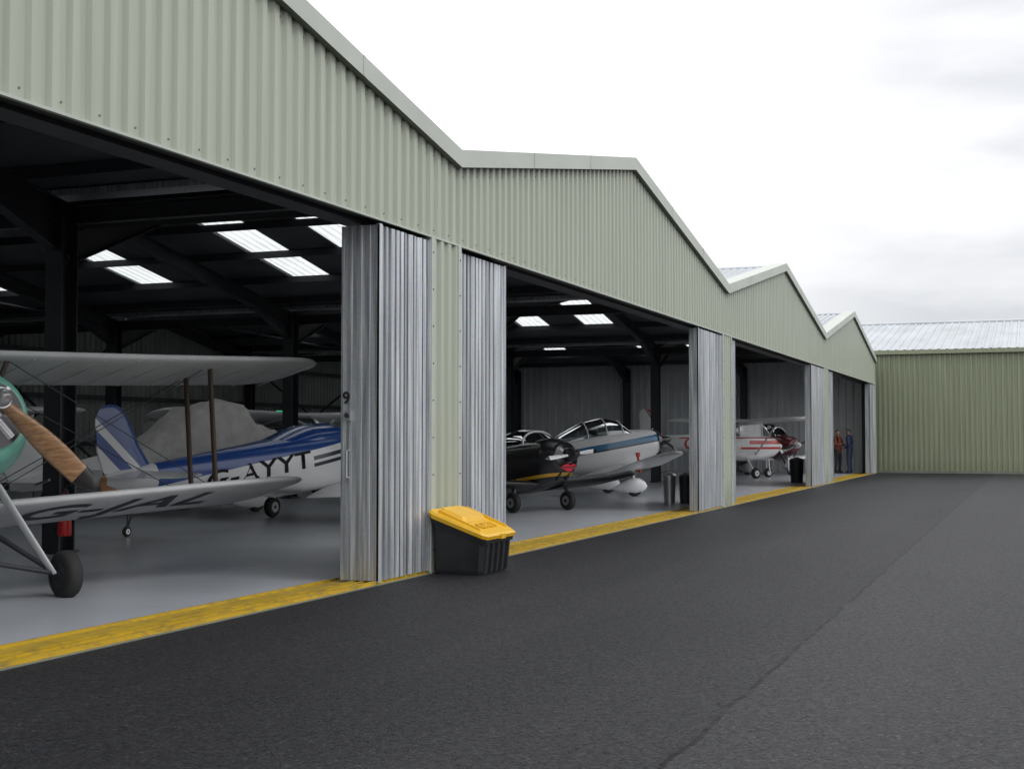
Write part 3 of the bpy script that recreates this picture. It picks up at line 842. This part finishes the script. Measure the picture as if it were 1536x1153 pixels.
# ---- 6. black nosed aircraft with lips
bm=stripes_mat('black_trim',(.012,.012,.014),[((.55,.30,.02),.0,.60,.66,-.5,.9)])
e,B=low_wing('light_aircraft',(-9.0,24.75),(.90,-.43),bm,fin='black',wingm='black',pitch=9,track=.75,span=2.9,spats=False,hub_z=.97,nose_x=.92,wz=.62,prop_ang=.10,pmat='white',bubble=.36,pchord=.062,prad=.72,noser=1.15,spin='black',tip='black')
def lips(e,B,x,z):
    mb=MB()
    K=24
    up=[];lo=[];mid=[]
    for i in range(K+1):
        t=-1+2*i/K; y=t*.21
        m=-.012*math.cos(t*math.pi)
        u=m+.060*(1-t*t)**.8*(1-.35*math.exp(-(t/.18)**2)); l=m-.075*(1-t*t)**.8
        xx=x-.9*y*y
        mid.append((xx,y,z+m)); up.append((xx+.015,y,z+u+.001)); lo.append((xx-.045,y,z+l))
    n=K+1
    mb.add(up+mid+lo,[(i,i+1,n+i+1,n+i) for i in range(K)]+[(n+i,n+i+1,2*n+i+1,2*n+i) for i in range(K)],'lip')
    for a,b in zip(mid[:-1],mid[1:]): mb.cyl((a[0]+.006,a[1],a[2]),(b[0]+.006,b[1],b[2]),.007,mat='black',n=6)
    mb.obj('painted_lips',e,B)
lips(e,B,.905,.75)

# ---- 8. white low wing with blue stripe
wm=stripes_mat('white_blue_stripe',wh,[((.02,.13,.26),.03,1.22,1.36,-4.8,1.3),((.01,.01,.02),.03,1.18,1.22,-4.8,1.3)])
e,B=low_wing('light_aircraft',(-9.75,32.7),(.82,.58),wm,pitch=8,track=1.04,span=4.45,hub_z=1.2,cown='black',dihed=.10,chord=1.5,bubble=.45,spin='black',pmat='black',bows=(.12,-.3,-.8),wz=.80)
mb=MB(); mb.cyl((.2,-1.04,.55),(.2,-1.04,.95),.03,mat='exting'); mb.box((.17,-1.10,.95),(.24,-.98,1.05),'exting'); mb.obj('pitot_cover_flag',e,B)

# ---- 9. white/red high wing
rm=stripes_mat('white_red_stripe',wh,[((.45,.02,.03),.0,1.20,1.34,-.2,1.5),((.45,.02,.03),.0,1.02,1.10,-.6,1.5),((.45,.02,.03),.0,1.40,1.44,-4,1.3)])
fr=stripes_mat('red_fin_trim',wh,[((.45,.02,.03),-1.3,-3.28,-3.08,-6,-3),((.02,.02,.03),-1.3,-3.38,-3.31,-6,-3)])
e,B=high_wing('high_wing_aircraft',(-9.7,47.9),(.6,.8),rm,fin=fr,span=3.9,wing_z=2.0)
text_obj('registration','G-B','red',e,(-2.35,-.36,1.20),(1,0,0),(0,0,1),.55,1.3,.005,B,wrap=child(e,'fuselage'),wdir=(0,1,0))

# ---- 10. dark red low wing
low_wing('light_aircraft',(-9.4,52.5),(.75,-.66),M['dred'],fin='white',wingm='white',tri=True,track=1.1,span=2.6,hub_z=1.15,bubble=.5)

# ------------------------------------------------------------------ small hangar objects
def rubbish_bin(loc,r,h,mat):
    e=empty('rubbish_bin',(loc[0],loc[1],.012)); mb=MB()
    K=24; ring=lambda rad,z:[(rad*math.cos(2*math.pi*i/K),rad*math.sin(2*math.pi*i/K),z) for i in range(K)]
    mb.loft([ring(r*.85,0),ring(r*.86,.03),ring(r*.95,h*.5),ring(r,h*.86)],mat)
    mb.obj('body',e)
    mb=MB(); mb.loft([ring(r*1.05,h*.86),ring(r*1.06,h*.90),ring(r*.8,h*.96),ring(r*.3,h)],mat); mb.cyl((-.05,0,h),(.05,0,h),.012,mat=mat)
    for z in (.25,.5,.7): mb.loft([ring(r*(.86+.14*z),h*z),ring(r*(.90+.14*z),h*z+.01),ring(r*(.86+.14*z),h*z+.02)],mat)
    mb.obj('lid',e)
rubbish_bin((-7.45,28.7),.14,.68,'alloy'); rubbish_bin((-7.12,28.8),.14,.66,'steel'); rubbish_bin((-7.1,43.4),.22,.8,'binbody')
e=empty('fire_extinguisher',(-11.1,13.45,.25)); mb=MB()
K=20
ring=lambda rad,z:[(rad*math.cos(2*math.pi*i/K),rad*math.sin(2*math.pi*i/K),z) for i in range(K)]
mb.loft([ring(.08,0),ring(.085,.02),ring(.085,.42),ring(.06,.48),ring(.03,.52)],'exting'); mb.cyl((0,0,.52),(0,0,.57),.025,mat='steel'); mb.cyl((-.02,0,.58),(.10,0,.62),.012,mat='steel'); mb.cyl((.03,0,.55),(.10,.0,.25),.012,mat='black')
mb.box((-.24,-.02,.1),(-.08,.02,.5),'steel'); mb.obj('cylinder_and_valve',e)
e=empty('exit_sign',(BACK+.30,44.3,2.36)); mb=MB(); mb.box((-.03,-.32,-.12),(.02,.32,.12),'alloy'); mb.box((.021,-.30,-.10),(.03,.30,.10),'exit')
mb.cyl((.032,-.05,.06),(.036,-.05,.06),.025,mat='white'); mb.box((.031,-.08,-.07),(.035,-.03,.03),'white'); mb.box((.031,.08,-.07),(.035,.18,.07),'white'); mb.obj('sign_face',e)

# ------------------------------------------------------------------ people
M['skin']=simple('skin',(.42,.25,.18),.5,var=.05); M['hair']=simple('hair_grey',(.10,.09,.08),.8)
M['jk1']=simple('rust_jacket',(.19,.05,.035),.8,var=.25,scale=8); M['jk2']=simple('navy_jacket',(.022,.034,.085),.8,var=.25,scale=8)
M['tr1']=simple('dark_trousers',(.025,.027,.035),.85,var=.2,scale=8); M['tr2']=simple('jeans',(.03,.045,.085),.85,var=.2,scale=8); M['shoe']=simple('shoe',(.015,.012,.01),.5)
def person(loc,heading,jacket,trouser,arms,name='person',hs=1.0,lean=0):
    e=empty(name,(loc[0],loc[1],.012),heading)
    V=[];E=[];RAD=[];LAB=[]
    def v(p,r): V.append(Vector(p)); RAD.append(r); return len(V)-1
    def ed(a,b,l): E.append((a,b)); LAB.append(l)
    pel=v((0,0,.95),(.155,.12)); wa=v((0,0,1.10),(.15,.115)); ch=v((.01,0,1.30),(.175,.125)); sh=v((0,0,1.43),(.11,.10)); nk=v((.01,0,1.51),(.055,.055)); hd0=v((.02,0,1.58),(.07,.075)); hd1=v((.02,0,1.66),(.082,.098)); hd2=v((.01,0,1.73),(.06,.07))
    nose=v((.115,0,1.635),(.012,.012))
    ed(pel,wa,0);ed(wa,ch,0);ed(ch,sh,0);ed(sh,nk,0);ed(nk,hd0,2);ed(hd0,hd1,2);ed(hd1,hd2,3);ed(hd1,nose,2)
    for s in (1,-1):
        ear=v((.01,s*.085,1.64),(.012,.02)); ed(hd1,ear,2)
        hp=v((0,s*.10,.88),(.10,.10)); kn=v((.03,s*.12,.50),(.066,.066)); an=v((-.01,s*.13,.10),(.045,.045)); to=v((.14,s*.15,.045),(.04,.035)); he=v((-.05,s*.13,.05),(.04,.04))
        ed(pel,hp,1);ed(hp,kn,1);ed(kn,an,1);ed(an,to,4);ed(an,he,4)
        so=v((0,s*.20,1.41),(.068,.068)); el,wr=arms[0 if s>0 else 1]
        el=v((el[0],s*el[1],el[2]),(.05,.05)); wri=v((wr[0],s*wr[1],wr[2]),(.034,.03))
        ed(sh,so,0);ed(so,el,0);ed(el,wri,0)
        dr=(V[wri]-V[el]).normalized(); sd=Vector((0,1,0)) if abs(dr.y)<.8 else Vector((1,0,0)); sd=(sd-dr*sd.dot(dr)).normalized(); up=dr.cross(sd)
        pm=v(V[wri]+dr*.07,(.04,.018)); ed(wri,pm,2)
        for k,ln in enumerate((.068,.078,.072,.055)):
            o=(k-1.5)*.021; b=v(V[pm]+dr*.02+sd*o,(.009,.009)); m=v(V[b]+dr*ln*.55+up*.008,(.0085,.0085)); t=v(V[m]+dr*ln*.4+up*.022,(.007,.007))
            ed(pm,b,2);ed(b,m,2);ed(m,t,2)
        th=v(V[wri]+dr*.035-sd*.035,(.011,.011)); t2=v(V[th]+dr*.035-sd*.02,(.009,.009)); ed(wri,th,2); ed(th,t2,2)
    if lean:
        for i,p in enumerate(V):
            if p.z>.95: p.x += (p.z-.95)*lean
    me=bpy.data.meshes.new('b'); me.from_pydata([p*hs for p in V],E,[]); o=bpy.data.objects.new('b',me); COL.objects.link(o)
    md=o.modifiers.new('s','SKIN'); 
    for i,sv in enumerate(me.skin_vertices[0].data): sv.radius=(RAD[i][0]*hs,RAD[i][1]*hs); sv.use_root=(i==0)
    md.use_smooth_shade=True; sb=o.modifiers.new('u','SUBSURF'); sb.levels=2; sb.render_levels=2
    dg=bpy.context.evaluated_depsgraph_get(); dg.update(); m2=bpy.data.meshes.new_from_object(o.evaluated_get(dg)); bpy.data.objects.remove(o)
    m2.materials.clear()
    for k in (jacket,trouser,'skin','hair','shoe'): m2.materials.append(M[k])
    Vs=[p*hs for p in V]
    for p in m2.polygons:
        c=p.center; best=1e9;bl=0
        for (a,b),l in zip(E,LAB):
            A=Vs[a];Bv=Vs[b];d=Bv-A;t=max(0,min(1,(c-A).dot(d)/max(1e-9,d.length_squared))); q=(A+d*t-c).length-min(RAD[a][0],RAD[b][0])*.9
            if q<best: best=q;bl=l
        p.material_index=bl; p.use_smooth=True
    ob=bpy.data.objects.new('body',m2); COL.objects.link(ob); ob.parent=e
    mb=MB(); rings=[]
    hx=.008+lean*.72
    for i in range(7):
        a=i/6*math.pi/2; rings.append([( (hx+.098*math.cos(a)*math.cos(t)-.012)*hs,(.092*math.cos(a)*math.sin(t))*hs,(1.675+.092*math.sin(a)-.03*(math.cos(t)<.2)*math.cos(a))*hs) for t in [2*math.pi*k/20 for k in range(20)]])
    mb.loft(rings,'hair'); mb.obj('hair',e)
    mb=MB()
    for s in (1,-1): mb.cyl(((hx+.10)*hs,s*.032*hs,1.655*hs),((hx+.108)*hs,s*.032*hs,1.655*hs),.011*hs,mat='black',n=8)
    mb.cyl(((hx+.088)*hs,-.022*hs,1.59*hs),((hx+.088)*hs,.022*hs,1.59*hs),.008*hs,mat='dred',n=8)
    mb.obj('face_details',e)
person((-7.35,54.9),R(-25),'jk1','tr1',[((.06,.27,1.15),(.24,.20,1.12)),((.06,.27,1.15),(.22,.18,1.18))],hs=1.0)
person((-6.88,54.9),R(170),'jk2','tr2',[((-.05,.29,1.15),(.12,.24,.98)),((-.02,.29,1.14),(.18,.22,1.05))],hs=1.02,lean=.05)

e=empty('leaf_litter'); mb=MB()
for k in range(26):
    x=random.uniform(-5.6,5); y=random.uniform(5,45); a=random.uniform(0,6.28); s=random.uniform(.015,.035)
    pts=[(x+s*math.cos(a+t)*q,y+s*math.sin(a+t)*q,.004+random.uniform(0,.012)) for t,q in ((0,1.3),(1.2,.7),(2.6,.8),(3.6,1),(5,.7))]
    mb.add(pts,[tuple(range(5))],'brown')
mb.obj('leaves',e)

# ------------------------------------------------------------------ sky
w=bpy.data.worlds.new('World'); scene.world=w; w.use_nodes=True; nt=w.node_tree
bg=nt.nodes['Background']; out=nt.nodes['World Output']
sk=N(nt,'ShaderNodeTexSky'); sk.sky_type='NISHITA'; sk.sun_disc=False; sk.sun_elevation=R(48); sk.sun_rotation=R(100)
nt.links.new(sk.outputs[0],bg.inputs[0]); bg.inputs[1].default_value=.10
tc=N(nt,'ShaderNodeTexCoord'); sp=N(nt,'ShaderNodeSeparateXYZ'); nt.links.new(tc.outputs['Generated'],sp.inputs[0])
mp=N(nt,'ShaderNodeMapping'); mp.inputs['Scale'].default_value=(1.8,1.8,7); mp.inputs['Location'].default_value=(.3,.1,.4); nt.links.new(tc.outputs['Generated'],mp.inputs[0])
nz=N(nt,'ShaderNodeTexNoise'); nz.inputs['Scale'].default_value=1.6; nz.inputs['Detail'].default_value=6; nz.inputs['Roughness'].default_value=.5; nt.links.new(mp.outputs[0],nz.inputs['Vector'])
dp=N(nt,'ShaderNodeVectorMath',operation='DOT_PRODUCT'); dp.inputs[1].default_value=Vector((.24,.97,.08)).normalized(); nt.links.new(tc.outputs['Generated'],dp.inputs[0])
side=ramp(nt,dp.outputs['Value'],.86,.97)
cl=ramp(nt,nz.outputs[0],.36,.58)
f=math_node(nt,'MULTIPLY',side,math_node(nt,'ADD',math_node(nt,'MULTIPLY',cl,.6),.4),True)
c=mixcol(nt,f,(1.22,1.22,1.23),(.60,.615,.655))
zen=math_node(nt,'ADD',1.0,math_node(nt,'MULTIPLY',math_node(nt,'MAXIMUM',sp.outputs[2],0.0),.6))
cs=N(nt,'ShaderNodeVectorMath',operation='SCALE'); nt.links.new(c,cs.inputs[0]); nt.links.new(zen,cs.inputs['Scale'])
bg2=N(nt,'ShaderNodeBackground'); nt.links.new(cs.outputs[0],bg2.inputs[0]); bg2.inputs[1].default_value=1.0
ms=N(nt,'ShaderNodeMixShader'); ms.inputs[0].default_value=.93
nt.links.new(bg.outputs[0],ms.inputs[1]); nt.links.new(bg2.outputs[0],ms.inputs[2]); nt.links.new(ms.outputs[0],out.inputs[0])

sun=bpy.data.lights.new('sun','SUN'); sun.energy=.8; sun.angle=R(20); sun.color=(1,.97,.93)
so=bpy.data.objects.new('sun',sun); COL.objects.link(so)
az=R(100); el=R(48); dv=Vector((math.sin(az)*math.cos(el),math.cos(az)*math.cos(el),math.sin(el)))
so.rotation_euler=dv.to_track_quat('Z','Y').to_euler(); so.location=(20,0,30)

# ------------------------------------------------------------------ camera
cam=bpy.data.cameras.new('camera'); co=bpy.data.objects.new('camera',cam); COL.objects.link(co)
cam.sensor_width=36; cam.lens=2020/1536*36; cam.clip_end=3000
co.location=(0,0,H); co.rotation_euler=(R(90+2.254),0,R(21.21))
scene.camera=co
scene.view_settings.view_transform='Standard'; scene.view_settings.look='None'; scene.view_settings.exposure=0
